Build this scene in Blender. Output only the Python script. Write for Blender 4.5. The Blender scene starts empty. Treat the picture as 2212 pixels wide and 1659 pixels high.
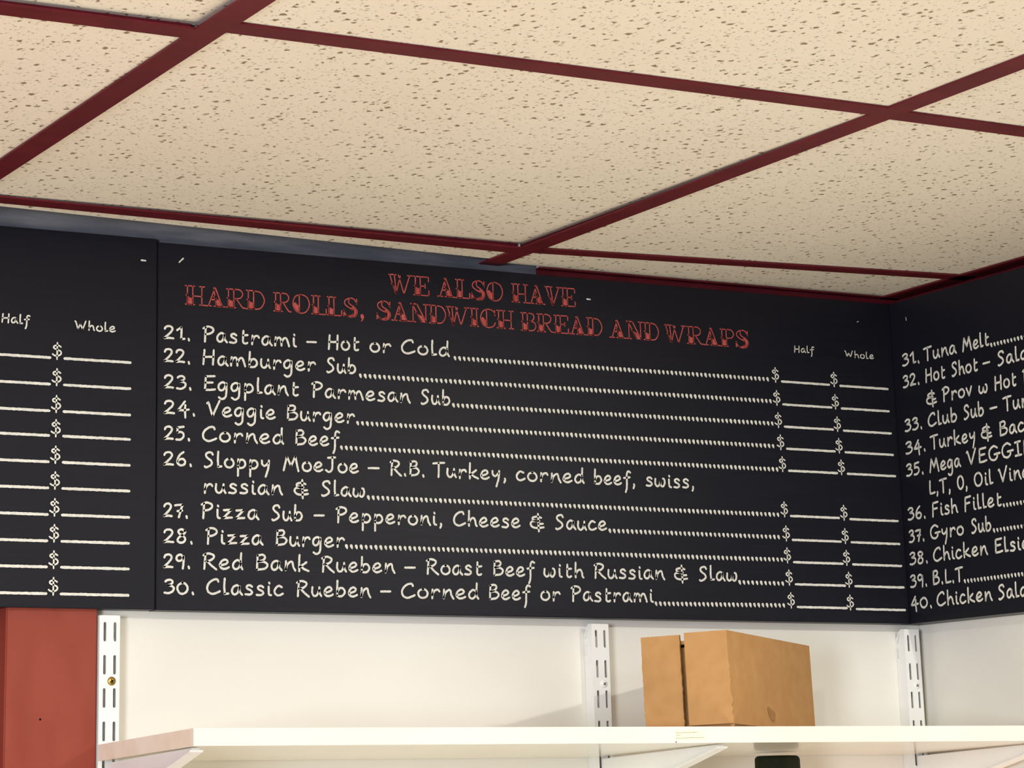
import bpy, bmesh, math, random
from mathutils import Vector, Matrix
from mathutils.geometry import tessellate_polygon

scene = bpy.context.scene
col = scene.collection
H = 2.35                      # ceiling height; heights below are given relative to the ceiling plane
random.seed(7)

# ------------------------------------------------------------------ camera
cam_data = bpy.data.cameras.new('camera')
cam = bpy.data.objects.new('camera', cam_data)
col.objects.link(cam)
cam_data.sensor_fit = 'HORIZONTAL'
cam_data.sensor_width = 36.0
cam_data.lens = 5549.19 * 36.0 / 2212.0
cam_data.shift_x = (1106.0 - 839.73) / 2212.0
cam_data.shift_y = (279.87 - 829.5) / 2212.0
cam_data.clip_start = 0.05
RIGHT = Vector((0.8953, -0.4451, -0.0162))
DOWN = Vector((0.0985, 0.2333, -0.9674))
FWD = Vector((0.4344, 0.8646, 0.2527)).normalized()
RIGHT = (RIGHT - FWD * RIGHT.dot(FWD)).normalized()
UP = RIGHT.cross(FWD)
m = Matrix((RIGHT, UP, -FWD)).transposed().to_4x4()
m.translation = Vector((-1.8008, -2.3228, H - 0.5475))
cam.matrix_world = m
scene.camera = cam

# ------------------------------------------------------------------ world, lights, exposure
world = bpy.data.worlds.new('world')
scene.world = world
world.use_nodes = True
wn = world.node_tree.nodes['Background']
wn.inputs['Color'].default_value = (1.0, 0.96, 0.91, 1)
wn.inputs['Strength'].default_value = 0.11


def lamp(name, kind, loc, energy, colour, size=0.1, target=None, size_y=None, spread=None):
    d = bpy.data.lights.new(name, kind)
    d.energy = energy
    d.color = colour
    if kind == 'AREA':
        d.size = size
        if size_y:
            d.shape = 'RECTANGLE'
            d.size_y = size_y
        if spread:
            d.spread = spread
    else:
        d.shadow_soft_size = size
    o = bpy.data.objects.new(name, d)
    o.location = (loc[0], loc[1], H + loc[2])
    if target is not None:
        v = Vector((target[0], target[1], H + target[2])) - o.location
        o.rotation_euler = v.to_track_quat('-Z', 'Y').to_euler()
    col.objects.link(o)
    return o


lamp('right_downlight', 'AREA', (-0.07, -1.02, -0.008), 7.8, (1.0, 0.97, 0.90), 0.05, (-0.07, -1.02, -1.0))
lamp('left_downlight', 'AREA', (-1.10, -1.12, -0.008), 7.5, (1.0, 0.98, 0.93), 0.05, (-1.10, -1.12, -1.0))
lamp('near_troffer', 'AREA', (-0.20, -2.45, -0.008), 13.0, (1.0, 0.985, 0.965), 0.55, (-0.20, -2.45, -1.0), 1.15)
lamp('far_troffer', 'AREA', (0.35, -3.95, -0.008), 25.0, (1.0, 0.985, 0.965), 0.55, (0.35, -3.95, -1.0), 1.15)
lamp('cool_left_fill', 'AREA', (-3.10, -2.60, -0.50), 66.0, (0.82, 0.88, 1.0), 0.6, (-0.8, 0.0, -0.35), 0.6)  # added cool fill from the left; no window is built there
lamp('ceiling_fill', 'AREA', (-1.35, -1.40, -1.5), 9.8, (1.0, 0.88, 0.56), 1.6, (-1.35, -1.10, 0), 0.8)  # added unseen uplight that brightens the ceiling and shelf underside
lamp('pink_fill', 'AREA', (-0.03, -0.13, -0.69), 0.06, (1.0, 0.34, 0.26), 0.10, (-0.03, -0.10, 0))  # added unseen pink fill that tints the wall under the shelf

scene.view_settings.view_transform = 'Standard'
scene.view_settings.look = 'None'
scene.view_settings.gamma = 1.0
scene.view_settings.use_curve_mapping = False
scene.view_settings.exposure = 0.04


# ------------------------------------------------------------------ materials
def srgb(r, g, b):
    f = lambda c: (c / 255 / 12.92) if c <= 10.31 else ((c / 255 + 0.055) / 1.055) ** 2.4
    return (f(r), f(g), f(b), 1.0)


def mat(name, rgb, rough=0.6, spec=0.5, metal=0.0):
    mt = bpy.data.materials.new(name)
    mt.use_nodes = True
    b = mt.node_tree.nodes['Principled BSDF']
    b.inputs['Base Color'].default_value = rgb
    b.inputs['Roughness'].default_value = rough
    b.inputs['Specular IOR Level'].default_value = spec
    b.inputs['Metallic'].default_value = metal
    return mt


def nodes(mt):
    t = mt.node_tree
    return t, t.nodes['Principled BSDF']


def noise_tint(mt, rgb_a, rgb_b, scale=(1, 1, 1), nscale=20.0, detail=4.0, lo=0.35, hi=0.65, bump=0.0, bump_dist=0.001):
    t, b = nodes(mt)
    tc = t.nodes.new('ShaderNodeTexCoord')
    mp = t.nodes.new('ShaderNodeMapping')
    mp.inputs['Scale'].default_value = scale
    nz = t.nodes.new('ShaderNodeTexNoise')
    nz.inputs['Scale'].default_value = nscale
    nz.inputs['Detail'].default_value = detail
    rp = t.nodes.new('ShaderNodeValToRGB')
    rp.color_ramp.elements[0].position = lo
    rp.color_ramp.elements[0].color = rgb_a
    rp.color_ramp.elements[1].position = hi
    rp.color_ramp.elements[1].color = rgb_b
    L = t.links.new
    L(tc.outputs['Object'], mp.inputs['Vector'])
    L(mp.outputs['Vector'], nz.inputs['Vector'])
    L(nz.outputs['Fac'], rp.inputs['Fac'])
    L(rp.outputs['Color'], b.inputs['Base Color'])
    if bump:
        bp = t.nodes.new('ShaderNodeBump')
        bp.inputs['Strength'].default_value = bump
        bp.inputs['Distance'].default_value = bump_dist
        L(nz.outputs['Fac'], bp.inputs['Height'])
        L(bp.outputs['Normal'], b.inputs['Normal'])
    return mt


def tile_material():
    mt = mat('fissured_ceiling_tile', srgb(232, 222, 205), 0.9, 0.1)
    t, b = nodes(mt)
    N, L = t.nodes.new, t.links.new
    tc = N('ShaderNodeTexCoord')
    # wobble the coordinates so the pits come out ragged
    nz = N('ShaderNodeTexNoise'); nz.inputs['Scale'].default_value = 260.0; nz.inputs['Detail'].default_value = 3.0
    sub = N('ShaderNodeVectorMath'); sub.operation = 'SUBTRACT'; sub.inputs[1].default_value = (0.5, 0.5, 0.5)
    scl = N('ShaderNodeVectorMath'); scl.operation = 'SCALE'; scl.inputs['Scale'].default_value = 0.0075
    add = N('ShaderNodeVectorMath'); add.operation = 'ADD'
    L(tc.outputs['Object'], nz.inputs['Vector']); L(nz.outputs['Color'], sub.inputs[0]); L(sub.outputs[0], scl.inputs[0])
    L(tc.outputs['Object'], add.inputs[0]); L(scl.outputs[0], add.inputs[1])
    flat = N('ShaderNodeVectorMath'); flat.operation = 'MULTIPLY'; flat.inputs[1].default_value = (1.0, 0.8, 0.0)
    L(add.outputs[0], flat.inputs[0])

    def pits(scale, radius, thresh, soft):
        v = N('ShaderNodeTexVoronoi'); v.voronoi_dimensions = '2D'; v.inputs['Scale'].default_value = scale
        L(flat.outputs[0], v.inputs['Vector'])
        sep = N('ShaderNodeSeparateColor'); L(v.outputs['Color'], sep.inputs['Color'])
        pick = N('ShaderNodeMapRange'); pick.inputs['From Min'].default_value = thresh; pick.inputs['From Max'].default_value = 1.0
        pick.inputs['To Min'].default_value = 0.0; pick.inputs['To Max'].default_value = radius
        L(sep.outputs['Red'], pick.inputs['Value'])
        df = N('ShaderNodeMath'); df.operation = 'SUBTRACT'; L(pick.outputs[0], df.inputs[0]); L(v.outputs['Distance'], df.inputs[1])
        sm = N('ShaderNodeMapRange'); sm.inputs['From Min'].default_value = -soft; sm.inputs['From Max'].default_value = soft
        L(df.outputs[0], sm.inputs['Value'])
        return sm.outputs[0]
    p1 = pits(125.0, 0.27, 0.60, 0.06)
    p2 = pits(230.0, 0.26, 0.45, 0.09)
    half = N('ShaderNodeMath'); half.operation = 'MULTIPLY'; half.inputs[1].default_value = 0.45; L(p2, half.inputs[0])
    mx = N('ShaderNodeMath'); mx.operation = 'MAXIMUM'; L(p1, mx.inputs[0]); L(half.outputs[0], mx.inputs[1])
    big = N('ShaderNodeTexNoise'); big.inputs['Scale'].default_value = 5.0; L(tc.outputs['Object'], big.inputs['Vector'])
    base = N('ShaderNodeMix'); base.data_type = 'RGBA'
    base.inputs[6].default_value = srgb(238, 227, 209); base.inputs[7].default_value = srgb(245, 236, 220)
    L(big.outputs['Fac'], base.inputs[0])
    mix = N('ShaderNodeMix'); mix.data_type = 'RGBA'
    mix.inputs[7].default_value = srgb(146, 128, 104)
    L(base.outputs[2], mix.inputs[6]); L(mx.outputs[0], mix.inputs[0])
    L(mix.outputs[2], b.inputs['Base Color'])
    inv = N('ShaderNodeMath'); inv.operation = 'SUBTRACT'; inv.inputs[0].default_value = 1.0; L(mx.outputs[0], inv.inputs[1])
    bp = N('ShaderNodeBump'); bp.inputs['Strength'].default_value = 0.5; bp.inputs['Distance'].default_value = 0.0015
    L(inv.outputs[0], bp.inputs['Height']); L(bp.outputs['Normal'], b.inputs['Normal'])
    return mt


M = {}
M['tile'] = tile_material()
M['tee'] = noise_tint(mat('burgundy_painted_steel', srgb(96, 24, 32), 0.5, 0.22), srgb(90, 21, 30), srgb(102, 28, 36), nscale=30)
M['dark'] = mat('dark_void', srgb(22, 20, 20), 0.9, 0.1)
M['gap_grey'] = noise_tint(mat('gap_shade_grey', srgb(100, 100, 106), 0.8, 0.2), srgb(88, 89, 97), srgb(112, 112, 117), (1, 8, 8), 14)  # shade of the gap above the boards as colour; screw slots too
M['board'] = noise_tint(mat('black_painted_board', srgb(19, 20, 29), 0.42, 0.24), srgb(16, 17, 26), srgb(22, 22, 31), (1.5, 60, 60), 6, 5, 0.3, 0.7, 0.12, 0.0006)
M['chalk'] = noise_tint(mat('white_chalk_paint', srgb(222, 219, 208), 0.8, 0.2), srgb(212, 209, 198), srgb(229, 227, 216), nscale=160)
M['red_letter'] = noise_tint(mat('red_letter_paint', srgb(178, 78, 73), 0.7, 0.3), srgb(166, 66, 62), srgb(188, 90, 84), nscale=130)
M['white_wall'] = noise_tint(mat('white_painted_wall', srgb(238, 234, 224), 0.55, 0.4), srgb(235, 231, 220), srgb(241, 238, 229), nscale=3, bump=0.05)
M['red_wood'] = noise_tint(mat('red_painted_wood', srgb(138, 58, 43), 0.55, 0.3), srgb(131, 52, 38), srgb(145, 65, 50), (3, 3, 1), 7, 5, bump=0.1, bump_dist=0.002)
M['steel'] = noise_tint(mat('white_enamelled_steel', srgb(240, 240, 236), 0.4, 0.5), srgb(236, 236, 232), srgb(244, 244, 240), nscale=6)
M['brass'] = noise_tint(mat('brass_screw', srgb(190, 150, 80), 0.35, 0.5, 0.9), srgb(150, 120, 60), srgb(205, 170, 95), nscale=400)
M['shelf'] = noise_tint(mat('white_melamine', srgb(232, 226, 210), 0.16, 0.5), srgb(229, 223, 206), srgb(235, 229, 214), nscale=5)
M['edge'] = noise_tint(mat('cream_edge_band', srgb(246, 234, 212), 0.5, 0.4), srgb(240, 224, 198), srgb(249, 240, 222), nscale=26)
M['sticker'] = mat('cream_paper_sticker', srgb(236, 228, 204), 0.7, 0.2)
M['ink'] = mat('faded_grey_ink', srgb(168, 160, 138), 0.8, 0.1)
M['card'] = noise_tint(mat('brown_cardboard', srgb(196, 150, 98), 0.85, 0.1), srgb(181, 136, 87), srgb(191, 147, 97), (1, 1, 1), 60, 6, 0.3, 0.7, 0.06, 0.0005)
M['card_dark'] = noise_tint(mat('cardboard_stain', srgb(128, 92, 58), 0.9, 0.1), srgb(118, 84, 52), srgb(142, 104, 66), nscale=200)
M['canister'] = noise_tint(mat('dark_green_plastic', srgb(26, 30, 18), 0.7, 0.12), srgb(22, 26, 14), srgb(32, 36, 22), nscale=60)
M['floor'] = noise_tint(mat('grey_floor_tile', srgb(196, 192, 186), 0.5), srgb(188, 184, 178), srgb(204, 200, 194), nscale=4)
M['plain_wall'] = noise_tint(mat('pale_painted_wall', srgb(216, 214, 210), 0.7), srgb(212, 210, 206), srgb(220, 218, 214), nscale=2)


# ------------------------------------------------------------------ object helpers
def link_mesh(name, bm, material, parent=None, smooth=False, bevel=0.0, seg=2):
    if bevel > 0:
        bmesh.ops.bevel(bm, geom=list(bm.edges), offset=bevel, segments=seg, affect='EDGES', clamp_overlap=True)
    me = bpy.data.meshes.new(name)
    bm.to_mesh(me)
    bm.free()
    me.materials.append(material)
    if smooth:
        for p in me.polygons:
            p.use_smooth = True
    o = bpy.data.objects.new(name, me)
    col.objects.link(o)
    if parent is not None:
        o.parent = parent
    return o


def empty(name, loc=(0, 0, 0), rz=0.0):
    o = bpy.data.objects.new(name, None)
    o.empty_display_size = 0.05
    o.location = loc
    o.rotation_euler = (0, 0, rz)
    col.objects.link(o)
    return o


def tag(o, label=None, category=None, group=None, kind=None):
    if label: o['label'] = label
    if category: o['category'] = category
    if group: o['group'] = group
    if kind: o['kind'] = kind
    return o


def copy_tree(o, parent=None):
    c = o.copy()
    col.objects.link(c)
    c.parent = parent
    for ch in list(o.children):
        copy_tree(ch, c)
    return c


def box(bm, x0, x1, y0, y1, z0, z1, f=None):
    vs = []
    for z in (z0, z1):
        for x, y in ((x0, y0), (x1, y0), (x1, y1), (x0, y1)):
            p = Vector((x, y, z))
            vs.append(bm.verts.new(f(p) if f else p))
    for q in ((3, 2, 1, 0), (4, 5, 6, 7), (0, 1, 5, 4), (1, 2, 6, 5), (2, 3, 7, 6), (3, 0, 4, 7)):
        bm.faces.new([vs[i] for i in q])
    return vs


def prism(bm, poly, f, d0, d1):
    """closed prism over a 2-D polygon; f(a, b, d) gives the 3-D point"""
    A = [bm.verts.new(f(a, b, d0)) for a, b in poly]
    B = [bm.verts.new(f(a, b, d1)) for a, b in poly]
    bm.faces.new(A[::-1])
    bm.faces.new(B)
    n = len(poly)
    for i in range(n):
        j = (i + 1) % n
        bm.faces.new((A[i], A[j], B[j], B[i]))


def plate(bm, outer, holes, f, d0, d1):
    """plate with holes: outer and holes are 2-D loops"""
    loops = [outer] + holes
    flat = [p for l in loops for p in l]
    tri = tessellate_polygon([[Vector((a, b, 0)) for a, b in l] for l in loops])
    A = [bm.verts.new(f(a, b, d0)) for a, b in flat]
    B = [bm.verts.new(f(a, b, d1)) for a, b in flat]
    for t in tri:
        for q in ([A[t[0]], A[t[1]], A[t[2]]], [B[t[2]], B[t[1]], B[t[0]]]):
            try:
                bm.faces.new(q)
            except ValueError:
                pass
    k = 0
    for l in loops:
        n = len(l)
        for i in range(n):
            j = (i + 1) % n
            bm.faces.new((A[k + i], A[k + j], B[k + j], B[k + i]))
        k += n
    bmesh.ops.recalc_face_normals(bm, faces=bm.faces)


# ------------------------------------------------------------------ the setting
WY, WX = 0.022, 0.0295          # wall planes behind the boards
BETA = 0.0106                   # the right wall is a hair off square
Wd = Vector((math.sin(BETA), -math.cos(BETA), 0))      # along the right wall, towards the room
Nd = Vector((math.cos(BETA), math.sin(BETA), 0))       # into the right wall


def struct(name, bm, material, parent=None, **k):
    o = link_mesh(name, bm, material, parent, **k)
    if parent is None:
        o['kind'] = 'structure'
    return o


bm = bmesh.new(); box(bm, -0.9462, 0.25, WY, WY + 0.12, 0, H + 0.16)
struct('wall_back', bm, M['white_wall'])
bm = bmesh.new(); box(bm, -4.2, -1.0300, WY + 0.012, WY + 0.12, 0, H + 0.16)
tag(struct('wall_left_of_post', bm, M['red_wood']), kind='structure').name = 'wall_rear_left'
bm = bmesh.new()
fr = lambda p: Wd * p.x + Nd * p.y + Vector((0, 0, p.z))
box(bm, -0.02, 1.80, WX, WX + 0.12, 0, H + 0.16, fr)
bmesh.ops.recalc_face_normals(bm, faces=bm.faces)
struct('wall_right', bm, M['white_wall'])
bm = bmesh.new(); box(bm, -4.2, -4.08, -5.0, WY, 0, H + 0.16)
struct('wall_left', bm, M['plain_wall'])
bm = bmesh.new(); box(bm, -4.2, 2.2, -5.5, 0.15, -0.1, 0.0)
struct('floor', bm, M['floor'])
# red post beside the shelving
bm = bmesh.new(); box(bm, -1.0362, -0.9464, 0.0085, WY + 0.01, 0.0, H - 0.36)
post = struct('trim_1', bm, M['red_wood'], bevel=0.0012)
bm = bmesh.new()
bmesh.ops.create_circle(bm, cap_ends=True, segments=10, radius=0.0011)
bmesh.ops.rotate(bm, verts=bm.verts, matrix=Matrix.Rotation(math.pi / 2, 3, 'X'))
bmesh.ops.translate(bm, verts=bm.verts, vec=(-1.0015, 0.0083, H - 0.4695))
link_mesh('nail_hole', bm, M['dark'], post)
# added grey strip; colour and taper imitate shade in the gap above the left boards
bm = bmesh.new()
prism(bm, [(-1.6, 0.003), (-0.95, 0.005), (-0.45, 0.0205), (-0.45, WY), (-1.6, WY)], lambda a, b, d: Vector((a, b, d)), H - 0.03, H + 0.06)
bmesh.ops.recalc_face_normals(bm, faces=bm.faces)
struct('gap_shade_strip', bm, M['gap_grey'])

# ceiling: tiles in a burgundy tee grid, turned a degree from the wall
AL = 0.0165
Uu = Vector((math.cos(AL), math.sin(AL), 0)); Vv = Vector((-math.sin(AL), math.cos(AL), 0))
S = 0.6096
T1, T2 = -1.1177, -0.5081
L1, L2 = -0.6486, -0.0513
HW = 0.0119
ceiling = empty('ceiling', (0, 0, 0)); ceiling['kind'] = 'structure'


def G(u, v, z=0.0):
    return Uu * u + Vv * v + Vector((0, 0, H + z))


def tee(name, a, b, hw=HW):
    """inverted T from a to b in grid coordinates: flange and upright web"""
    bm = bmesh.new()
    d = Vector((b[0] - a[0], b[1] - a[1], 0)).normalized()
    n = Vector((-d.y, d.x, 0))
    for w, z0, z1 in ((hw, 0.0, 0.0016), (0.003, 0.0016, 0.036)):
        pts = [(a[0] + n.x * s * w, a[1] + n.y * s * w) for s in (1, -1)] + [(b[0] + n.x * s * w, b[1] + n.y * s * w) for s in (-1, 1)]
        prism(bm, pts, lambda p, q, dd: G(p, q, dd), z0, z1)
    bmesh.ops.recalc_face_normals(bm, faces=bm.faces)
    return link_mesh(name, bm, M['tee'], ceiling)


us = [T1 - 4 * S, T1 - 3 * S, T1 - 2 * S, T1 - S, T1, T2]
for u in us:
    tee('main_tee', (u, -4.9), (u, WY - 0.016 * u if u > -1.2 else 0.0))
vs = [L1 - k * S for k in range(6, 0, -1)]
for i, u in enumerate(us):
    u1 = us[i + 1] if i + 1 < len(us) else 0.025
    for v in vs:
        tee('cross_tee', (u + HW, v), (u1 - HW, v))
    if i < 4:
        tee('cross_tee', (u + HW, -0.6195), (u1 - HW, -0.6235))
        tee('cross_tee', (u + HW, -0.030), (u1 - HW, -0.040))
tee('cross_tee', (T1 + HW, L1), (T2 - HW, L1 - 0.004))
tee('cross_tee', (T1 + HW, -0.0575), (T2 - HW, -0.0490))
tee('cross_tee', (T2 + HW, L1 + 0.001), (0.025, L1 + 0.004))
tee('cross_tee', (T2 + HW, -0.0555), (0.022, -0.1165), 0.0105)


def tile(pts, dz=(0, 0, 0, 0)):
    """pts: four grid corners (counter-clockwise from near left), dz: lift of each corner"""
    bm = bmesh.new()
    lo = [bm.verts.new(G(u, v, 0.0022 + h)) for (u, v), h in zip(pts, dz)]
    hi = [bm.verts.new(G(u, v, 0.0172 + h)) for (u, v), h in zip(pts, dz)]
    bm.faces.new(lo[::-1]); bm.faces.new(hi)
    for i in range(4):
        j = (i + 1) % 4
        bm.faces.new((lo[i], lo[j], hi[j], hi[i]))
    bmesh.ops.recalc_face_normals(bm, faces=bm.faces)
    return link_mesh('ceiling_tile', bm, M['tile'], ceiling)


gp = 0.004
# the ceiling runs on past the end of the right wall
for i in range(3):
    u = T2 + S * (i + 1)
    tee('main_tee', (u, -4.9), (u, -1.87))
    for v in vs[1:5]:
        tee('cross_tee', (u + HW, v), (u + S - HW, v))
        tile([(u + gp, v + gp), (u + S - gp, v + gp), (u + S - gp, v + S - gp), (u + gp, v + S - gp)])
for v in vs[1:5]:
    tile([(T2 + gp, v + gp), (T2 + S - gp, v + gp), (T2 + S - gp, v + S - gp), (T2 + gp, v + S - gp)])
for i, u in enumerate(us):
    u0 = u + gp
    u1 = (us[i + 1] if i + 1 < len(us) else 0.034) - gp
    allv = vs
    for k in range(len(allv)):
        if k == 0 or (i == 5 and k < 4 + 1 and k > 0): continue
        v0 = allv[k] + gp
        v1 = (allv[k + 1] if k + 1 < len(allv) else (L1 if i >= 4 else -0.620)) - gp
        dz = (0, 0, 0, 0)
        if k == len(allv) - 1 and i == 3:
            dz = (0, 0, 0.0045, 0.0025)
        tile([(u0, v0), (u1, v0), (u1, v1), (u0, v1)], dz)
tile([(us[3] + gp, -0.6185), (T1 - gp, -0.6195), (T1 - gp, -0.045), (us[3] + gp, -0.036)])
tile([(T1 + gp, L1 + gp), (T2 - gp, L1 + gp), (T2 - gp, -0.0505), (T1 + gp, -0.0605)], (0, 0, 0.0050, 0.0008))
tile([(T2 + gp, L1 + gp), (0.030, L1 + 0.008), (0.030, -0.1210), (T2 + gp, -0.0605)])
tile([(us[3] + gp, -0.033), (T1 - gp, -0.039), (T1 - gp, -0.0385), (us[3] + gp, -0.031)])
tile([(T1 + gp, -0.0545), (T2 - gp, -0.0465), (T2 - gp, 0.0065), (T1 + gp, -0.0270)])
tile([(T2 + gp, -0.0535), (0.028, -0.1130), (0.028, 0.0215), (T2 + gp, 0.0195)])
# wall angles: along the back wall right of the grey strip, and along the right wall
bm = bmesh.new()
box(bm, -0.45, WX, 0.0115, WY, H, H + 0.0016)
box(bm, -0.45, WX, WY - 0.0015, WY, H - 0.022, H)
link_mesh('wall_angle', bm, M['tee'], ceiling)
bm = bmesh.new()
fr = lambda p: Wd * p.x + Nd * p.y + Vector((0, 0, p.z))
box(bm, -0.022, 1.8, 0.001, WX, H, H + 0.0016, fr)
box(bm, -0.022, 1.8, WX - 0.0015, WX, H - 0.022, H, fr)
bmesh.ops.recalc_face_normals(bm, faces=bm.faces)
link_mesh('wall_angle', bm, M['tee'], ceiling)
bm = bmesh.new(); box(bm, -4.2, 2.2, -5.5, 0.15, H + 0.16, H + 0.22)
link_mesh('deck', bm, M['dark'], ceiling)


# ------------------------------------------------------------------ lettering
# handwriting strokes: glyph -> (advance, [stroke...]); stroke = "x,y x,y ..." smooth unless it starts with '/'
FONT = {
'0':(66,['34,72 14,58 8,34 18,8 36,2 54,18 58,42 48,64 32,72']),
'1':(50,['/8,62 30,84','30,84 30,50 29,8 30,4','/29,5 46,8']),
'2':(62,['10,66 16,80 34,85 48,74 46,56 30,32 8,6','/8,5 34,8 54,6']),
'3':(60,['12,74 24,84 40,84 48,74 42,60 24,50','24,50 44,46 54,32 46,12 28,2 8,4']),
'4':(64,['/40,86 8,28','8,27 30,28 58,34','42,62 40,30 42,-14']),
'5':(60,['/16,82 50,88','16,80 14,50','14,50 34,54 48,42 46,20 30,4 8,4']),
'6':(60,['42,88 24,70 12,42 12,16 28,2 46,10 50,30 38,44 20,38 14,26']),
'7':(58,['/8,76 30,80 52,80','52,80 42,48 30,0','/22,40 50,44']),
'8':(60,['46,76 30,86 14,76 18,60 36,46 48,26 40,6 22,2 10,14 16,34 36,52 48,68 44,80']),
'9':(58,['46,68 32,84 14,76 10,56 22,44 40,52 48,72','48,74 48,40 44,-4']),
'.':(30,['14,10 17,-3']),
',':(30,['16,10 18,2 12,-14']),
'-':(46,['/6,38 42,40']),
'$':(62,['50,70 36,80 16,74 14,60 30,50 48,40 52,22 40,8 20,6 8,16','/32,98 31,-14']),
'&':(78,['60,74 40,82 18,74 18,60 36,52 50,52','36,52 12,46 6,26 18,8 42,4 72,10','/44,100 46,-14','/46,32 68,34']),
'A':(80,['/40,96 10,2','/40,96 70,2','/20,34 62,36']),
'B':(74,['/18,94 14,2','16,92 42,98 54,84 44,64 20,54','20,54 50,52 66,34 52,10 14,2']),
'C':(76,['62,80 56,94 36,90 16,68 8,40 14,14 34,2 58,12 70,20']),
'D':(80,['/16,94 14,2','14,92 46,90 70,66 68,32 46,8 14,2']),
'E':(70,['/18,92 14,4','/18,92 62,96','/16,50 52,54','/14,4 38,4 64,10']),
'F':(66,['/18,92 12,-4','/18,92 60,98','/16,50 50,54']),
'G':(88,['68,82 46,96 20,80 10,48 18,14 42,2 62,16 66,38','/46,40 84,44']),
'H':(76,['/16,94 10,0','/64,96 60,0','/14,48 62,52']),
'I':(50,['/8,92 44,96','/26,94 26,4','/6,4 46,6']),
'J':(66,['/20,94 60,98','44,96 44,50 40,14 24,0 8,12']),
'L':(62,['20,96 16,50 16,8','/16,6 36,6 58,10']),
'M':(98,['/24,92 6,-2','/24,92 46,30','/46,30 70,94','/70,94 86,-2']),
'O':(80,['44,94 22,84 10,50 20,12 42,2 64,22 68,58 56,86 40,94']),
'P':(70,['/22,94 18,-2','10,86 34,100 58,90 60,70 44,54 22,48']),
'R':(78,['/20,94 14,0','10,86 34,98 58,88 58,70 42,54 20,48','/28,50 50,20 72,-2']),
'S':(66,['54,82 46,96 26,92 18,76 26,60 44,44 50,24 38,8 18,-2 12,4']),
'T':(74,['/8,88 38,94 70,96','38,94 38,50 36,-2']),
'V':(78,['/8,84 14,92 36,2','/36,2 56,60 72,104']),
'W':(108,['/10,92 16,92 34,6','/34,6 52,66','/52,66 72,6','/72,6 96,98']),
'a':(62,['46,50 32,62 14,48 8,22 18,4 34,12 46,50','46,54 46,24 58,2']),
'b':(62,['14,102 12,50 12,6','12,30 26,54 44,52 52,28 40,6 22,2 10,8']),
'c':(56,['44,54 28,62 12,44 8,20 20,2 36,4 50,14']),
'd':(64,['44,52 28,60 12,42 8,18 20,2 36,12 46,40','48,104 46,60 46,24 54,2']),
'e':(60,['12,24 36,34 46,48 34,62 16,50 8,22 20,4 36,4 52,14']),
'f':(52,['50,92 38,100 28,84 26,40 24,-12 16,-34','/8,52 46,58']),
'g':(62,['46,50 32,62 14,50 8,26 18,8 34,16 46,48','48,56 48,10 44,-24 26,-36 10,-28']),
'h':(62,['14,102 12,50 12,2','12,24 26,50 40,54 48,34 50,12 56,2']),
'i':(32,['14,56 14,24 16,6 26,2','/16,82 18,76']),
'j':(40,['24,56 24,0 20,-24 4,-34','/24,82 26,76']),
'k':(64,['14,104 12,50 12,0','/48,58 14,26','/20,30 36,14 58,2']),
'l':(38,['14,102 12,50 14,8','/13,5 32,8']),
'm':(92,['/14,58 10,2','11,26 24,52 36,56 42,36 44,4','44,28 56,52 68,56 76,36 84,2']),
'n':(64,['/14,60 12,2','12,6 22,40 38,58 46,52 50,24 60,0']),
'o':(62,['34,60 16,52 8,30 16,8 34,2 50,14 54,36 44,56 30,60']),
'p':(62,['/14,58 12,-36','12,26 26,54 44,52 52,28 42,8 26,2 12,10']),
'r':(54,['/14,58 12,0','12,22 24,50 40,58 48,46']),
's':(52,['42,52 30,62 16,54 18,40 36,28 42,14 30,2 8,4']),
't':(54,['24,86 22,40 22,10 34,2 44,8','/24,56 46,60']),
'u':(62,['10,58 8,26 16,4 32,6 46,40','46,58 46,26 56,2']),
'v':(58,['/8,58 26,2','/26,2 48,64']),
'w':(76,['10,54 8,20 20,2 34,14 40,40','40,40 42,12 54,2 66,24 64,52 56,58']),
'x':(58,['/10,58 50,2','/48,60 8,0']),
'y':(60,['10,58 12,34 26,24 44,44','48,60 44,10 30,-34']),
'z':(58,['/10,54 46,58','/46,58 8,4','/8,4 50,8']),
}

K = 0.151          # millimetres per font unit
SW = 2.15          # stroke width, mm


def smooth_pts(P, n=7):
    if len(P) < 3:
        return P
    Q = [2 * P[0] - P[1]] + P + [2 * P[-1] - P[-2]]
    o = []
    for i in range(1, len(Q) - 2):
        a, b, c, d = Q[i - 1:i + 3]
        for k in range(n):
            t = k / n
            o.append(0.5 * (2 * b + (c - a) * t + (2 * a - 5 * b + 4 * c - d) * t * t + (3 * b - a - 3 * c + d) * t ** 3))
    o.append(P[-1])
    return o


def resample(P, step):
    out = [P[0]]
    acc = 0.0
    for a, b in zip(P, P[1:]):
        l = (b - a).length
        if l < 1e-9:
            continue
        p = step - acc
        while p <= l:
            out.append(a + (b - a) * (p / l))
            p += step
        acc = (acc + l) % step
    if (out[-1] - P[-1]).length > step * 0.3 or len(out) == 1:
        out.append(P[-1])
    return out


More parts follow.
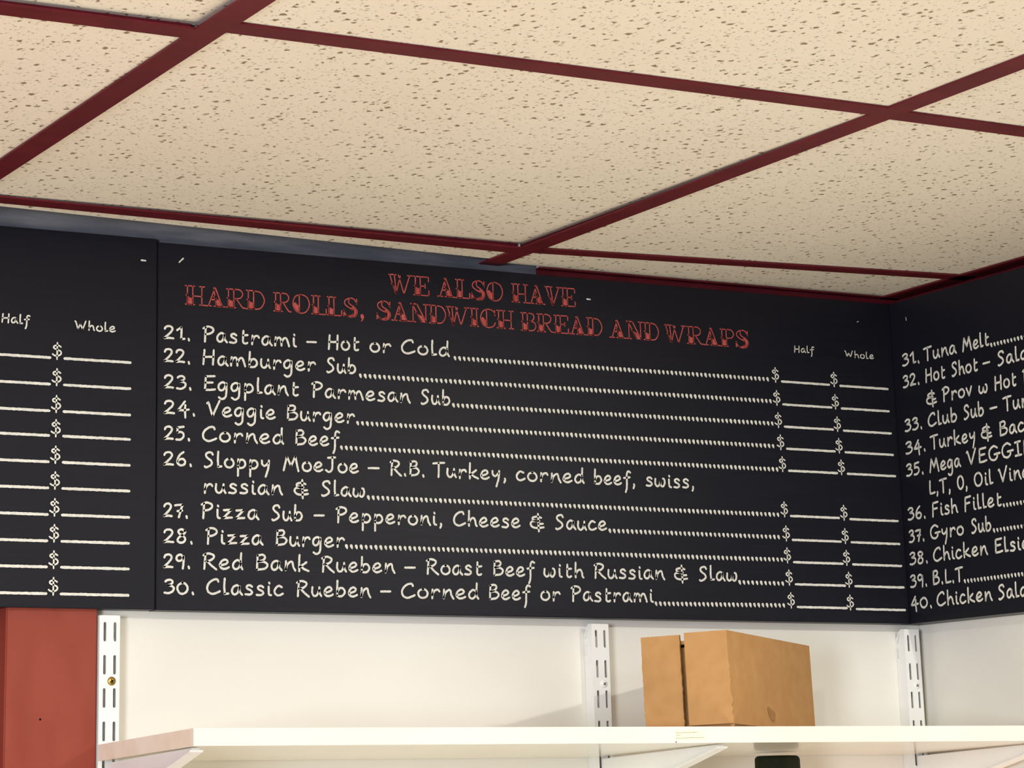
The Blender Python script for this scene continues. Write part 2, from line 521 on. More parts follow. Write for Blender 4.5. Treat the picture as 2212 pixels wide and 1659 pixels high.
class Ink:
    """flat strokes on a board face; to3(x, z) maps board millimetres to the scene"""
    def __init__(self, to3):
        self.bm = bmesh.new()
        self.to3 = to3

    def poly(self, pts):
        vs = [self.bm.verts.new(self.to3(x, z)) for x, z in pts]
        tri = tessellate_polygon([[Vector((x, z, 0)) for x, z in pts]])
        for t in tri:
            try:
                self.bm.faces.new([vs[i] for i in t])
            except ValueError:
                pass

    def stroke(self, P, w, rough=0.13, step=0.9, cap=True):
        P = resample(P, step)
        if len(P) < 2:
            return
        L, R = [], []
        n = len(P)
        for i, p in enumerate(P):
            d = P[min(i + 1, n - 1)] - P[max(i - 1, 0)]
            if d.length < 1e-9:
                d = Vector((1, 0))
            d.normalize()
            nn = Vector((-d.y, d.x))
            L.append(p + nn * (w / 2 * (1 + random.uniform(-rough, rough))))
            R.append(p - nn * (w / 2 * (1 + random.uniform(-rough, rough))))
        mk = lambda q: self.bm.verts.new(self.to3(q.x, q.y))
        vl = [mk(q) for q in L]; vr = [mk(q) for q in R]
        for i in range(n - 1):
            self.bm.faces.new((vl[i], vr[i], vr[i + 1], vl[i + 1]))
        if cap:
            for p, q, a, b in ((P[0], P[1], vl[0], vr[0]), (P[-1], P[-2], vr[-1], vl[-1])):
                d = (p - q).normalized()
                nn = Vector((-d.y, d.x))
                arc = []
                for k in range(1, 4):
                    t = math.pi * k / 4
                    arc.append(mk(p + nn * (-w / 2 * math.cos(t)) * 0.9 + d * (w / 2 * math.sin(t))))
                self.bm.faces.new([a] + arc[::-1] + [b]) if False else self.bm.faces.new([b] + arc[::-1] + [a])

    def word(self, text, x0, x1, z0, slope=0.0, k=K, sw=SW):
        adv = sum(FONT[c][0] + 3 for c in text) - 3
        lo = 8.0
        kx = (x1 - x0 - sw * 0.9) / (adv - 2 * lo) if len(text) > 1 else (x1 - x0 - sw) / (FONT[text][0] - 14)
        x = x0 + sw / 2 - lo * kx
        jit = 0.0
        for c in text:
            a, strokes = FONT[c]
            jit = random.uniform(-0.25, 0.25)
            for s in strokes:
                P = [Vector(tuple(map(float, q.split(',')))) for q in s.strip('/').split()]
                P = [Vector((x + p.x * kx, z0 + slope * (x + p.x * kx + 890) + p.y * k * (1.35 if p.y < -6 else 1.0) + jit)) for p in P]
                self.stroke(P if s[0] == '/' else smooth_pts(P), sw)
            x += (a + 3) * kx

    def line(self, x0, z0, x1, z1, w):
        self.stroke([Vector((x0 + w / 2, z0)), Vector((x1 - w / 2, z1))], w, 0.16, 1.6)

    def dots(self, x0, z0, x1, z1, pitch=5.42):
        n = max(1, round((x1 - x0) / pitch))
        for i in range(n):
            t = (i + 0.35) / n
            x = x0 + (x1 - x0) * t
            z = z0 + (z1 - z0) * t
            r = random.uniform(0.92, 1.06)
            pts = [(-1.55, 1.4), (-0.7, 2.4), (0.7, 2.4), (1.55, 1.4), (1.8, -0.3), (1.65, -1.8), (1.1, -2.6), (0.0, -1.8), (-1.25, -0.2)]
            self.poly([(x + a * r, z + b * r) for a, b in pts])

    def done(self, name, material, parent, label=None):
        o = link_mesh(name, self.bm, material, parent)
        if label:
            o['label'] = label
        return o


# western display capitals: hollow stems filled in their lower half.  st = stems (left top, right top, left bottom, right bottom)
SADDLE = {
'H': (100, [(14, 40, 14, 40)], ['84,97 84,3', '40,47 84,47', '4,97 50,97', '4,3 50,3', '73,97 97,97', '73,3 97,3'], []),
'A': (100, [(42, 50, 54, 84)], ['48,98 16,3', '30,36 56,36', '2,3 30,3', '44,3 98,3'], []),
'R': (98, [(14, 40, 14, 40)], ['~40,97 70,95 84,76 72,54 40,48', '~54,48 70,24 84,6 96,4', '4,97 44,97', '4,3 50,3'], []),
'D': (98, [(14, 40, 14, 40)], ['~40,97 74,90 92,60 90,34 72,8 40,3', '4,97 44,97', '4,3 44,3'], []),
'L': (84, [(14, 40, 14, 40)], ['4,97 50,97', '4,3 82,3', '82,3 82,30'], []),
'E': (90, [(14, 40, 14, 40)], ['4,97 84,97', '84,97 84,74', '40,50 66,50', '66,60 66,40', '4,3 86,3', '86,3 86,28'], []),
'I': (54, [(14, 40, 14, 40)], ['4,97 50,97', '4,3 50,3'], []),
'B': (92, [(14, 40, 14, 40)], ['~40,97 70,94 78,76 66,56 40,52', '~40,52 76,50 88,28 74,6 40,3', '4,97 44,97', '4,3 44,3'], []),
'P': (88, [(14, 40, 14, 40)], ['~40,97 70,95 84,74 72,52 40,48', '4,97 44,97', '4,3 50,3'], []),
'V': (92, [(6, 32, 42, 48)], ['46,2 82,97', '0,97 42,97', '70,97 94,97'], []),
'W': (128, [(6, 30, 34, 40)], ['38,2 62,92', '52,97 80,2', '80,2 112,97', '0,97 40,97', '100,97 124,97'], []),
'N': (104, [(14, 40, 64, 90)], ['18,97 18,3', '88,97 88,3', '4,3 32,3', '76,97 100,97', '4,97 40,97'], []),
'O': (104, [], ['~52,99 22,86 8,50 22,14 52,1 82,14 96,50 82,86 52,99', '42,96 42,4'], [[(9, 48), (16, 24), (28, 9), (42, 2), (42, 34), (30, 46), (20, 56)]]),
'C': (96, [], ['~88,74 80,90 52,99 22,86 8,50 22,14 52,1 80,10 90,28', '42,96 42,4', '88,94 88,66'], [[(9, 48), (16, 24), (28, 9), (42, 2), (42, 34), (30, 46), (20, 56)]]),
'S': (88, [], ['~80,74 66,94 44,99 18,86 16,66 36,50 60,38 62,18 44,6 22,8 10,30', '~44,99 36,84 42,68 66,54 82,34 74,8 48,0 24,6', '80,96 80,70', '10,34 10,4'], [[(60, 56), (72, 48), (82, 32), (78, 12), (62, 2), (44, 2), (58, 12), (62, 24), (58, 40), (48, 48)]]),
',': (44, [], [], [[(12, 14), (18, 20), (28, 18), (32, 4), (24, -14), (12, -22), (20, -6), (13, 2)]]),
}


def saddle_word(ink, text, x0, x1, zb, zt):
    adv = sum(SADDLE[c][0] for c in text)
    kx = (x1 - x0) / (adv - 6)
    kz = (zt - zb) / 100.0
    x = x0 - 2 * kx
    tw = 1.25
    for c in text:
        a, stems, strokes, fills = SADDLE[c]
        T = lambda p, x=x: Vector((x + p[0] * kx, zb + p[1] * kz))
        for lt, rt, lb, rb in stems:
            le = lambda y: lb + (lt - lb) * y / 100.0
            re = lambda y: rb + (rt - rb) * y / 100.0
            ink.stroke([T((lb, 3)), T((lt, 97))], tw, 0.1)
            ink.stroke([T((rb, 3)), T((rt, 97))], tw, 0.1)
            ink.poly([tuple(T(p)) for p in ((le(2), 2), (re(2), 2), (re(34), 34), ((le(40) * 2 + re(40)) / 3, 40), (le(52), 52))])
            s = le(50)
            ink.poly([tuple(T(p)) for p in ((s - 11, 50), (s + 2, 42), (s + 2, 58))])
        for s in strokes:
            P = [T(tuple(map(float, q.split(',')))) for q in s.strip('~').split()]
            ink.stroke(smooth_pts(P) if s[0] == '~' else P, tw, 0.1)
        for fpoly in fills:
            ink.poly([tuple(T(p)) for p in fpoly])
        x += a * kx


EPS = 0.0004
back3 = lambda x, z: Vector((x / 1000.0, -EPS, H + z / 1000.0))
right3 = lambda u, z: Wd * (u / 1000.0) - Nd * EPS + Vector((0, 0, H + z / 1000.0))

CENTER_ROWS = [
  ([-107.2, 0.0057], [('21.', -884.9, -855.8), ('Pastrami', -844.1, -741.7), ('-', -730.5, -719.4), ('Hot', -707.3, -671.5), ('or', -660.2, -635.7), ('Cold', -624.1, -567.3)], [-563.8, -105.9, -169.4, -105.9], [-155.1, -88.9, -76.4, -8.5, -107.2, -107.6]),
  ([-129.9, 0.0011], [('22.', -884.7, -855.8), ('Hamburger', -844.1, -720.6), ('Sub', -709.7, -675.3)], [-672.9, -130.5, -167.2, -130.0], [-155.0, -87.6, -76.4, -9.0, -132.6, -132.9]),
  ([-155.6, -0.0012], [('23.', -884.5, -854.2), ('Eggplant', -843.1, -739.3), ('Parmesan', -726.3, -615.0), ('Sub', -603.4, -568.1)], [-566.8, -155.1, -166.4, -154.6], [-154.5, -87.3, -75.4, -8.1, -157.2, -157.8]),
  ([-181.0, 0.0061], [('24.', -884.4, -850.2), ('Veggie', -839.5, -765.0), ('Burger', -754.1, -677.8)], [-676.7, -178.9, -166.8, -179.4], [-153.1, -86.6, -74.9, -7.2, -181.4, -181.8]),
  ([-206.0, 0.0097], [('25.', -884.2, -855.5), ('Corned', -843.9, -755.6), ('Beef', -745.0, -695.6)], [-695.1, -204.5, -163.3, -204.8], [-152.2, -85.2, -73.6, -6.0, -205.4, -205.6]),
  ([-230.6, 0.0007], [('26.', -884.6, -853.5), ('Sloppy', -842.8, -770.8), ('MoeJoe', -757.3, -674.0), ('-', -663.5, -651.2), ('R.B.', -639.7, -599.1), ('Turkey,', -590.7, -504.6), ('corned', -493.6, -410.9), ('beef,', -400.2, -348.7), ('swiss,', -336.3, -274.6)], None, None),
  ([-256.5, 0.0124], [('russian', -842.7, -758.4), ('&', -745.5, -729.3), ('Slaw', -716.9, -667.2)], [-665.9, -253.3, -165.3, -254.0], [-153.0, -86.4, -73.9, -6.6, -254.7, -255.6]),
  ([-280.5, 0.0039], [('27.', -884.3, -857.6), ('Pizza', -845.6, -783.9), ('Sub', -771.0, -736.0), ('-', -724.0, -712.8), ('Pepperoni,', -700.8, -580.2), ('Cheese', -568.2, -489.8), ('&', -478.3, -461.0), ('Sauce', -449.4, -386.0)], [-384.7, -277.8, -166.1, -278.2], [-152.3, -85.8, -74.1, -6.4, -280.5, -280.9]),
  ([-305.2, 0.0049], [('28.', -884.1, -852.4), ('Pizza', -840.7, -779.6), ('Burger', -766.7, -690.8)], [-690.8, -302.7, -163.5, -302.3], [-152.4, -85.1, -73.9, -5.9, -304.5, -305.0]),
  ([-329.1, 0.0024], [('29.', -884.0, -855.1), ('Red', -843.6, -799.8), ('Bank', -788.2, -730.0), ('Rueben', -717.1, -635.7), ('-', -624.3, -612.3), ('Roast', -600.8, -535.8), ('Beef', -524.4, -475.1), ('with', -464.3, -416.1), ('Russian', -404.5, -317.6), ('&', -305.1, -288.0), ('Slaw', -275.3, -225.5)], [-225.0, -327.7, -163.9, -327.9], [-151.6, -83.8, -72.6, -4.4, -328.2, -328.6]),
  ([-353.5, 0.0032], [('30.', -883.3, -850.7), ('Classic', -839.2, -757.6), ('Rueben', -744.6, -663.0), ('-', -651.7, -640.3), ('Corned', -628.9, -539.9), ('Beef', -530.0, -481.0), ('or', -468.9, -445.2), ('Pastrami', -433.1, -332.5)], [-331.4, -352.2, -164.2, -351.1], [-150.7, -83.1, -72.6, -4.6, -352.4, -353.2]),
]


# ------------------------------------------------------------------ menu boards
def fleck(root, pts, w=1.3, f=back3):
    k = Ink(f); k.stroke([Vector(p) for p in pts], w, 0.3, 0.8); k.done('paint_fleck', M['chalk'], root, 'pale chip in the black paint')


# centre board
board = tag(empty('menu_board', (-0.4455, 0, H - 0.368)), 'black menu board listing items 21 to 30 under a red two-line heading', 'menu board', 'black menu boards below the ceiling')
loc_inv = Vector((0.4455, 0, -(H - 0.368)))


def rel(o, root):
    o.matrix_parent_inverse = Matrix.LocRotScale(root.location, root.rotation_euler, None).inverted()
    return o


def finish_children(root):
    inv = Matrix.LocRotScale(root.location, root.rotation_euler, None).inverted()
    for ch in root.children:
        ch.data.transform(inv)


bm = bmesh.new(); box(bm, -0.8908, -0.0002, 0.0, WY - 0.0003, H - 0.3681, H - 0.0099)
link_mesh('board_panel', bm, M['board'], board, bevel=0.0007)
k = Ink(back3)
saddle_word(k, 'WE', -636.5, -590.5, -43.0, -22.3)
saddle_word(k, 'ALSO', -580.5, -502.5, -42.4, -22.0)
saddle_word(k, 'HAVE', -492.6, -415, -42.2, -21.7)
k.done('heading_line', M['red_letter'], board, 'red western lettering reading WE ALSO HAVE')
k = Ink(back3)
for t, a, b, z in (('HARD', -862.4, -776.6, -70.6), ('ROLLS,', -766.9, -664, -70.8), ('SANDWICH', -652.7, -491.4, -71.2), ('BREAD', -482.3, -382.8, -71.7), ('AND', -373.4, -311.6, -72.2), ('WRAPS', -303.4, -195.5, -72.8)):
    saddle_word(k, t, a, b, z, z + 19.8)
k.done('heading_line', M['red_letter'], board, 'red western lettering reading HARD ROLLS, SANDWICH BREAD AND WRAPS')
k = Ink(back3); k.word('Half', -135.2, -108.4, -73.2, 0, 0.075, 1.15); k.done('column_heading', M['chalk'], board, 'small white word Half')
k = Ink(back3); k.word('Whole', -66.9, -26.2, -74.6, 0, 0.075, 1.15); k.done('column_heading', M['chalk'], board, 'small white word Whole')
for (z0, sl), words, dots, und in CENTER_ROWS:
    k = Ink(back3)
    for t, a, b in words:
        k.word(t, a, b, z0 + 0.9, sl)
    k.done('item_line', M['chalk'], board, 'white handwriting reading ' + ' '.join(w[0] for w in words))
    if dots:
        k = Ink(back3); k.dots(*dots); k.done('dot_leader', M['chalk'], board)
    if und:
        ha, hb, wa, wb, za, zb = und
        for xa, xb, z in ((ha, hb, za), (wa, wb, zb)):
            k = Ink(back3)
            k.word('$', xa - 12.2, xa - 1.4, z + 1.4, 0, 0.137, 1.5)
            k.line(xa, z, xb, z - 0.1, 2.5)
            k.done('price_blank', M['chalk'], board)
fleck(board, [(-868.5, -28.4), (-864.4, -24.2)], 1.5)
fleck(board, [(-400.3, -32.2), (-396.2, -32.4)], 1.5)
fleck(board, [(-46.6, -33.6), (-44.6, -32.6)], 0.8)
finish_children(board)

# left board
left = tag(empty('menu_board', (-1.1, 0, H - 0.368)), 'left black menu board showing only Half and Whole price columns', 'menu board', 'black menu boards below the ceiling')
bm = bmesh.new(); box(bm, -1.360, -0.8916, 0.0006, WY - 0.0003, H - 0.3678, H - 0.0066)
link_mesh('board_panel', bm, M['board'], left, bevel=0.0007)
k = Ink(back3); k.word('Half', -1050.5, -1022.2, -101.0, 0, 0.088, 1.5); k.done('column_heading', M['chalk'], left, 'small white word Half')
k = Ink(back3); k.word('Whole', -977.3, -934.6, -103.0, 0, 0.088, 1.5); k.done('column_heading', M['chalk'], left, 'small white word Whole')
for z in (-131.8, -157.4, -183.0, -206.6, -231.6, -256.3, -281.3, -306.0, -330.2, -355.0):
    k = Ink(back3); k.line(-1075, z, -999.6, z, 2.6); k.done('price_blank', M['chalk'], left)
    k = Ink(back3)
    k.word('$', -999.3, -988.3, z + 1.6, 0, 0.137, 1.6)
    k.line(-987.6, z, -917.5, z, 2.6)
    k.done('price_blank', M['chalk'], left)
fleck(left, [(-908.6, -29.5), (-904.2, -29.6)], 1.6)
finish_children(left)

# right board on the side wall
rb = tag(empty('menu_board', (0, 0, H - 0.368), 0.0), 'black menu board on the right-hand wall listing items 31 to 40', 'menu board', 'black menu boards below the ceiling')
bm = bmesh.new()
box(bm, -0.021, 1.78, 0.0, WX - 0.0003, H - 0.3681, H - 0.0099, lambda p: Wd * p.x + Nd * p.y + Vector((0, 0, p.z)))
bmesh.ops.recalc_face_normals(bm, faces=bm.faces)
link_mesh('board_panel', bm, M['board'], rb, bevel=0.0007)
RIGHT_ROWS = [
 (-84.9, [('31.', 16.9, 48.5), ('Tuna', 55.1, 111.4), ('Melt', 121.9, 166.6)], (167.5, 330)),
 (-109.1, [('32.', 15.5, 45.9), ('Hot', 55.4, 90.2), ('Shot', 100.2, 145.2), ('-', 153.6, 165.3), ('Salami', 176.6, 254.0)], None),
 (-134.4, [('&', 55.0, 73.2), ('Prov', 81.8, 133.5), ('w', 143.4, 159.4), ('Hot', 169.3, 205.0), ('P', 214.5, 229.5)], None),
 (-158.5, [('33.', 13.7, 45.4), ('Club', 54.9, 105.1), ('Sub', 115.2, 149.8), ('-', 159.5, 171.3), ('Turkey', 180.7, 259.0)], None),
 (-183.6, [('34.', 12.5, 48.7), ('Turkey', 56.1, 133.2), ('&', 142.4, 160.3), ('Bacon', 171.0, 240.0)], None),
 (-208.2, [('35.', 10.9, 42.5), ('Mega', 52.1, 105.0), ('VEGGIE', 115.1, 221.0)], None),
 (-232.4, [('L,T,', 48.0, 85.9), ('O,', 96.5, 114.2), ('Oil', 124.6, 155.7), ('Vinegar', 164.6, 252.0)], None),
 (-256.6, [('36.', 8.5, 40.8), ('Fish', 50.5, 95.0), ('Fillet', 105.4, 167.1)], (168.0, 330)),
 (-281.2, [('37.', 7.9, 35.9), ('Gyro', 45.1, 102.3), ('Sub', 114.0, 147.8)], (149.4, 330)),
 (-305.5, [('38.', 6.5, 39.1), ('Chicken', 47.9, 138.2), ('Elsie', 149.4, 205.0)], None),
 (-330.2, [('39.', 5.1, 35.3), ('B.L.T', 43.5, 95.7)], (96.1, 330)),
 (-353.6, [('40.', 4.0, 41.0), ('Chicken', 48.8, 140.2), ('Salad', 149.6, 210.0)], None),
]
for z, words, dots in RIGHT_ROWS:
    k = Ink(right3)
    for t, a, b in words:
        k.word(t, a, b, z + 1.1, 0, 0.158 if t == 'VEGGIE' else K, 2.35)
    k.done('item_line', M['chalk'], rb, 'white handwriting reading ' + ' '.join(w[0] for w in words))
    if dots:
        k = Ink(right3); k.dots(dots[0], z + 0.6, dots[1], z + 0.4); k.done('dot_leader', M['chalk'], rb)
fleck(rb, [(29.0, -30.0), (29.5, -33.5)], 0.9, right3)
finish_children(rb)


# ------------------------------------------------------------------ slotted standards
def make_standard(xc, screw_mat, label):
    """twin-slot upright: front plate with slots, two side plates with notches"""
    W2, D, TT = 0.01025, 0.0158, 0.0013
    yf = WY - D
    zt, zb = -0.3735, -0.98
    root = tag(empty('shelf_standard', (xc, WY, H + zb)), label, 'shelf standard', 'slotted white shelf standards on the wall')
    bm = bmesh.new()
    holes = []
    z = -0.3797
    while z > zb + 0.03:
        for xo in (-0.0048, 0.0053):
            w = 0.00145
            lp = []
            for kk in range(9):
                t = math.pi * kk / 8
                lp.append((xo + w * math.cos(t), z - w + w * math.sin(t)))
            for kk in range(9):
                t = math.pi + math.pi * kk / 8
                lp.append((xo + w * math.cos(t), z - 0.0181 + w + w * math.sin(t)))
            holes.append(lp)
        z -= 0.0306
    plate(bm, [(-W2, zb), (W2, zb), (W2, zt - 0.0005), (W2 - 0.0005, zt), (-W2 + 0.0005, zt), (-W2, zt - 0.0005)], holes,
          lambda a, b, d: Vector((xc + a, d, H + b)), yf, yf + TT)
    for s in (-1, 1):
        outer = [(yf + TT, zb), (WY - 0.0004, zb), (WY - 0.0004, zt - 0.010), (yf + 0.007, zt), (yf + TT, zt)]
        hs = [[(WY - 0.0045, zt - 0.0205), (WY - 0.0015, zt - 0.0205), (WY - 0.0015, zt - 0.0315), (WY - 0.0045, zt - 0.0315)],
              [(yf + 0.0080, zt - 0.0055), (yf + 0.0095, zt - 0.0055), (yf + 0.0135, zt - 0.0150), (yf + 0.0120, zt - 0.0150)]]
        xa = xc + s * W2
        xb = xc + s * (W2 - TT)
        plate(bm, outer, hs, lambda a, b, d: Vector((d, a, H + b)), xa, xb)
    link_mesh('slotted_channel', bm, M['steel'], root)
    bm = bmesh.new()
    box(bm, xc - W2 + 0.0015, xc + W2 - 0.0015, WY - 0.003, WY - 0.0005, H + zb + 0.001, H + zt - 0.012)
    link_mesh('back_strip', bm, M['steel'], root)
    for zs in (-0.4345, -0.74):
        bm = bmesh.new()
        bmesh.ops.create_uvsphere(bm, u_segments=16, v_segments=8, radius=0.0042)
        for v in bm.verts:
            v.co.z *= 0.42
        bmesh.ops.delete(bm, geom=[v for v in bm.verts if v.co.z < -0.0001], context='VERTS')
        bmesh.ops.rotate(bm, verts=bm.verts, matrix=Matrix.Rotation(math.pi / 2, 3, 'X'))
        bmesh.ops.translate(bm, verts=bm.verts, vec=(xc + 0.0024, yf, H + zs))
        sc = link_mesh('screw', bm, screw_mat, root, smooth=True)
        bm = bmesh.new()
        for a in (0.6, 0.6 + math.pi / 2):
            d = Vector((math.cos(a), 0, math.sin(a))); n = Vector((-d.z, 0, d.x))
            c = Vector((xc + 0.0024, yf - 0.00155, H + zs))
            q = [c + d * sx * 0.0018 + n * sn * 0.00045 for sx, sn in ((-1, -1), (1, -1), (1, 1), (-1, 1))]
            fr_ = [bm.verts.new(p) for p in q]; bk = [bm.verts.new(p + Vector((0, -0.0004, 0))) for p in q]
            bm.faces.new(bk); bm.faces.new(fr_[::-1])
            for i in range(4):
                bm.faces.new((fr_[i], fr_[(i + 1) % 4], bk[(i + 1) % 4], bk[i]))
        dr = link_mesh('screw_slot', bm, M['dark'] if screw_mat is M['brass'] else M['gap_grey'], sc)
        dr.data.transform(Matrix.Translation(-root.location))
    finish_children(root)
    return root


make_standard(-0.9348, M['brass'], 'white slotted shelf standard with a brass screw, beside the red post')
make_standard(-0.3950, M['steel'], 'white slotted shelf standard left of the cardboard box')
make_standard(0.0058, M['steel'], 'white slotted shelf standard in the wall corner right of the cardboard box')


# ------------------------------------------------------------------ brackets
def shelf_z(y):          # underside of the shelf
    return -0.5081 + (-0.0003 + 0.0337 * (WY - y))


def make_bracket(xc, label, dz=0.0, root=None):
    root = tag(empty('shelf_bracket', (xc, WY - 0.0158, H - 0.56 + dz)), label, 'shelf bracket', 'white shelf brackets')
    bm = bmesh.new()
    y0, y1 = WY - 0.0160, -0.2085
    top = lambda y: shelf_z(y) - 0.0002 - 0.0016 * (y - y1) / (y0 - y1)
    poly = [(y0, top(y0) + dz), (y1, top(y1) + dz), (y1 - 0.0010, top(y1) - 0.0022 + dz), (-0.155, -0.5160 + dz), (-0.10, -0.5285 + dz), (-0.05, -0.5395 + dz), (y0, -0.5595 + dz)]
    prism(bm, poly, lambda a, b, d: Vector((d, a, H + b)), xc - 0.0040, xc + 0.0040)
    bmesh.ops.recalc_face_normals(bm, faces=bm.faces)
    link_mesh('bracket_arm', bm, M['steel'], root, bevel=0.0004)
    low = [(y1 - 0.0022, top(y1) - 0.0016 + dz)] + [(y, z) for y, z in poly[3:6]] + [(y0 - 0.0004, -0.5592 + dz)]
    strip = low + [(y, z - 0.0018) for y, z in low[::-1]]
    bm = bmesh.new()
    prism(bm, strip, lambda a, b, d: Vector((d, a, H + b)), xc - 0.0064, xc + 0.0064)
    bmesh.ops.recalc_face_normals(bm, faces=bm.faces)
    link_mesh('bracket_flange', bm, M['steel'], root, bevel=0.0004)
    finish_children(root)
    return root


make_bracket(-0.9348, 'white shelf bracket under the left end of the shelf beside the red post')
make_bracket(-0.3950, 'white shelf bracket under the middle of the shelf, left of the dark canister')
make_bracket(0.0058, 'white shelf bracket under the shelf at the right-hand wall corner')


# ------------------------------------------------------------------ shelf
def make_shelf(dz, label, sticker=True):
    x0, x1 = -0.9450, 0.0282
    yb, yf = WY - 0.0004, -0.2284
    if not sticker:
        pass
    root = tag(empty('wall_shelf', (x0, WY, H - 0.508 + dz)), label, 'shelf')
    bm = bmesh.new()
    x1n = x1
    ztop = lambda y: -0.4933 + 0.0337 * (WY - y) + dz
    th = 0.0147
    v = [bm.verts.new(Vector((x, y, H + ztop(y) - d))) for d in (th, 0) for x, y in ((x0 + 0.0006, yf + 0.0006), (x1n, yf + 0.0006), (x1n, yb), (x0 + 0.0006, yb))]
    for q in ((3, 2, 1, 0), (4, 5, 6, 7), (0, 1, 5, 4), (1, 2, 6, 5), (2, 3, 7, 6), (3, 0, 4, 7)):
        bm.faces.new([v[i] for i in q])
    link_mesh('shelf_board', bm, M['shelf'], root)
    bm = bmesh.new()
    v = [bm.verts.new(Vector((x, y, H + ztop(yf) - d))) for d in (th + 0.0001, -0.0001) for x, y in ((x0, yf), (x1n, yf), (x1n, yf + 0.0006), (x0, yf + 0.0006))]
    for q in ((3, 2, 1, 0), (4, 5, 6, 7), (0, 1, 5, 4), (1, 2, 6, 5), (2, 3, 7, 6), (3, 0, 4, 7)):
        bm.faces.new([v[i] for i in q])
    link_mesh('front_edge_band', bm, M['shelf'], root)
    bm = bmesh.new()
    v = [bm.verts.new(Vector((x, y, H + ztop(y) - d))) for d in (th + 0.0001, -0.0001) for x, y in ((x0, yf + 0.0006), (x0 + 0.0006, yf + 0.0006), (x0 + 0.0006, yb), (x0, yb))]
    for q in ((3, 2, 1, 0), (4, 5, 6, 7), (0, 1, 5, 4), (1, 2, 6, 5), (2, 3, 7, 6), (3, 0, 4, 7)):
        bm.faces.new([v[i] for i in q])
    link_mesh('end_edge_band', bm, M['edge'], root)
    if sticker:
        sx0, sx1, sz0, sz1 = -0.4588, -0.4256, -0.4976, -0.4884
        bm = bmesh.new()
        box(bm, sx0, sx1, yf - 0.0003, yf, H + sz0, H + sz1)
        bmesh.ops.rotate(bm, verts=bm.verts, cent=(sx0, yf, H + sz0), matrix=Matrix.Rotation(math.radians(-1.0), 3, 'Y'))
        st = link_mesh('sticker', bm, M['sticker'], root)
        st['label'] = 'small faded paper sticker on the front edge'
        bm = bmesh.new()
        for zz, xa, xb in ((-0.4908, 0.001, 0.024), (-0.4930, 0.001, 0.006), (-0.4956, 0.001, 0.031)):
            x = sx0 + xa
            while x < sx0 + xb:
                w = random.uniform(0.0006, 0.0016)
                h = random.uniform(0.0004, 0.0007)
                z = H + zz + 0.0175 * (x - sx0)
                vv = [bm.verts.new(p) for p in ((x, yf - 0.00045, z), (x + w, yf - 0.00045, z), (x + w, yf - 0.00045, z + h), (x, yf - 0.00045, z + h))]
                bm.faces.new(vv)
                x += w + 0.0003
        pr = link_mesh('print', bm, M['ink'], st)
        pr.data.transform(Matrix.Translation(-root.location))
        bm = bmesh.new()
        box(bm, sx0 + 0.0002, sx0 + 0.0012, yf - 0.0003, yf, H - 0.4996, H - 0.4980)
        link_mesh('edge_nick', bm, M['card_dark'], root)
    finish_children(root)
    return root


make_shelf(0.0, 'white melamine shelf with cream left end, under the cardboard box')
make_shelf(-0.2250, 'lower white shelf carrying the dark green canister', False)
for xx, nm in ((-0.9348, 'left end'), (-0.3950, 'middle'), (0.0058, 'right end')):
    make_bracket(xx, 'white shelf bracket under the %s of the lower shelf' % nm, -0.2250)


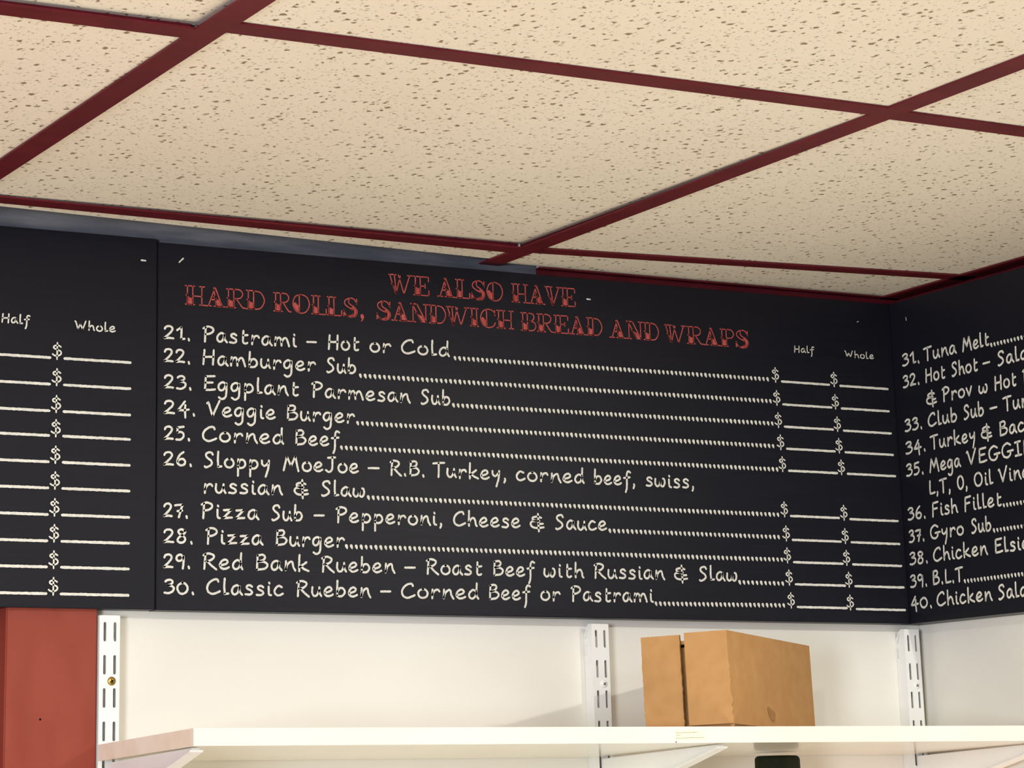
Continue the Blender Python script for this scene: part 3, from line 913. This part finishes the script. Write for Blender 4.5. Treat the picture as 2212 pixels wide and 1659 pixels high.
# ------------------------------------------------------------------ cardboard box
def make_box():
    px, py = -0.3893, -0.2232            # near vertical corner
    zb = -0.4933 + 0.0337 * (WY - py)
    root = tag(empty('cardboard_box', (px, py, H + zb)), 'plain brown cardboard box lying on the white shelf, flapped end facing left', 'box')
    a = math.radians(BOX_YAW)
    A = Vector((math.cos(a), math.sin(a), 0))          # along the long right-hand side
    B = Vector((-math.sin(a), math.cos(a), 0))         # along the flapped end, going back
    tl = 0.0337
    A.z = -tl * A.y; B.z = -tl * B.y                   # the shelf slopes down to the wall
    Z = A.cross(B).normalized()
    Lg, Dp, Ht, t = BOX_L, BOX_D, BOX_H, 0.0032
    P = lambda p: Vector((px, py, H + zb + 0.0004)) + A * p.x + B * p.y + Z * p.z

    def panel(name, x0, x1, y0, y1, z0, z1):
        bm = bmesh.new()
        box(bm, x0, x1, y0, y1, z0, z1, P)
        bmesh.ops.recalc_face_normals(bm, faces=bm.faces)
        return link_mesh(name, bm, M['card'], root, bevel=0.0004, seg=1)
    panel('bottom_panel', t, Lg - t, 0.0, Dp, 0.0, t)
    panel('side_panel', 0.0, Lg, 0.0, t, 0.0, Ht)
    panel('side_panel', 0.0, Lg, Dp - t, Dp, 0.0, Ht - 0.004)
    panel('top_panel', t, Lg - t, t, Dp - t, Ht - 0.010, Ht - 0.010 + t)
    panel('end_panel', Lg - t, Lg, t, Dp - t, 0.0, Ht - 0.004)
    inner = panel('inner_flap', 0.012, 0.012 + t, t + 0.001, Dp - t - 0.001, t, Ht - 0.012)

    # two outer flaps on the open end, each hinged on its side panel; the near one has a torn hinge edge
    def flap(y0, y1, z0, z1, ang, hinge, torn):
        bm = bmesh.new()
        n = 26
        near, far = [], []
        for i in range(n + 1):
            z = z0 + (z1 - z0) * i / n
            j = 0.0
            if torn and z < z0 + (z1 - z0) * 0.62:
                j = -random.choice((0.0, 0.0004, 0.0012, 0.0022)) * (1.0 - 0.3 * i / n)
            elif not torn:
                j = random.uniform(-0.0004, 0.0004)
            near.append((y0 + j, z))
        for i in range(n + 1):
            z = z0 + (z1 - z0) * i / n
            far.append((y1 + (0.0 if torn else random.uniform(-0.0004, 0.0004)), z))
        poly = near + far[::-1]
        ca, sa = math.cos(ang), math.sin(ang)

        def f(yy, zz, d):
            dy = yy - hinge
            return P(Vector((-d * ca - dy * sa if True else 0, hinge + dy * ca - d * sa * 0, zz)))
        prism(bm, poly, f, 0.0, t)
        bmesh.ops.recalc_face_normals(bm, faces=bm.faces)
        return link_mesh('end_flap', bm, M['card'], root)
    flap(-0.0002, BOX_D * 0.487, 0.0030, Ht, BOX_F1, 0.0, True)
    flap(BOX_D * 0.552, Dp + 0.0004, 0.0004, Ht - 0.0012, BOX_F2, Dp, False)
    # dark smudge on the long side
    bm = bmesh.new()
    pts = []
    for i in range(18):
        tt = 2 * math.pi * i / 18
        r = 1 + 0.10 * math.sin(3 * tt + 1) + random.uniform(-0.10, 0.10)
        pts.append((0.108 + 0.0095 * r * math.cos(tt) - 0.005 * math.sin(tt), 0.0155 + 0.0068 * r * math.sin(tt)))
    vs_ = [bm.verts.new(P(Vector((x, -0.0003, z)))) for x, z in pts]
    bm.faces.new(vs_)
    bmesh.ops.recalc_face_normals(bm, faces=bm.faces)
    link_mesh('stain', bm, M['card_stain'], root)
    finish_children(root)
    return root


BOX_YAW, BOX_L, BOX_D, BOX_H = 35.5, 0.238, 0.0885, 0.0905
BOX_F1, BOX_F2 = 0.03, 0.02
M['card_stain'] = noise_tint(mat('smudged_cardboard', srgb(160, 118, 74), 0.9, 0.1), srgb(150, 111, 69), srgb(172, 130, 83), nscale=150)
make_box()

# ------------------------------------------------------------------ canister under the shelf
cx_, cy_, cr = -0.2245, -0.055, 0.0232
can = tag(empty('canister', (cx_, cy_, H - 0.7303)), 'dark green round canister with a rounded rim, standing close beneath the white shelf', 'canister')


def lathe(prof, seg=48):
    bm = bmesh.new()
    rings = []
    for r, z in prof:
        rings.append([bm.verts.new(Vector((cx_ + r * math.cos(2 * math.pi * k / seg), cy_ + r * math.sin(2 * math.pi * k / seg), H + z))) for k in range(seg)])
    for a, b in zip(rings, rings[1:]):
        for k in range(seg):
            bm.faces.new((a[k], a[(k + 1) % seg], b[(k + 1) % seg], b[k]))
    bm.faces.new(rings[0][::-1]); bm.faces.new(rings[-1])
    bmesh.ops.recalc_face_normals(bm, faces=bm.faces)
    return bm


zt = -0.5091
prof = [(cr - 0.0005, zt - 0.040), (cr, zt - 0.0395), (cr, zt - 0.0045)] + [(cr - 0.0045 + 0.0045 * math.cos(t), zt - 0.0045 + 0.0045 * math.sin(t)) for t in (0.3, 0.6, 0.9, 1.2, math.pi / 2)]
link_mesh('lid', lathe(prof), M['canister'], can, smooth=True)
prof = [(cr - 0.003, -0.7300), (cr + 0.0005, -0.7270), (cr + 0.0005, zt - 0.046), (cr - 0.0015, zt - 0.0402)]
link_mesh('body', lathe(prof), M['canister'], can, smooth=True)
finish_children(can)
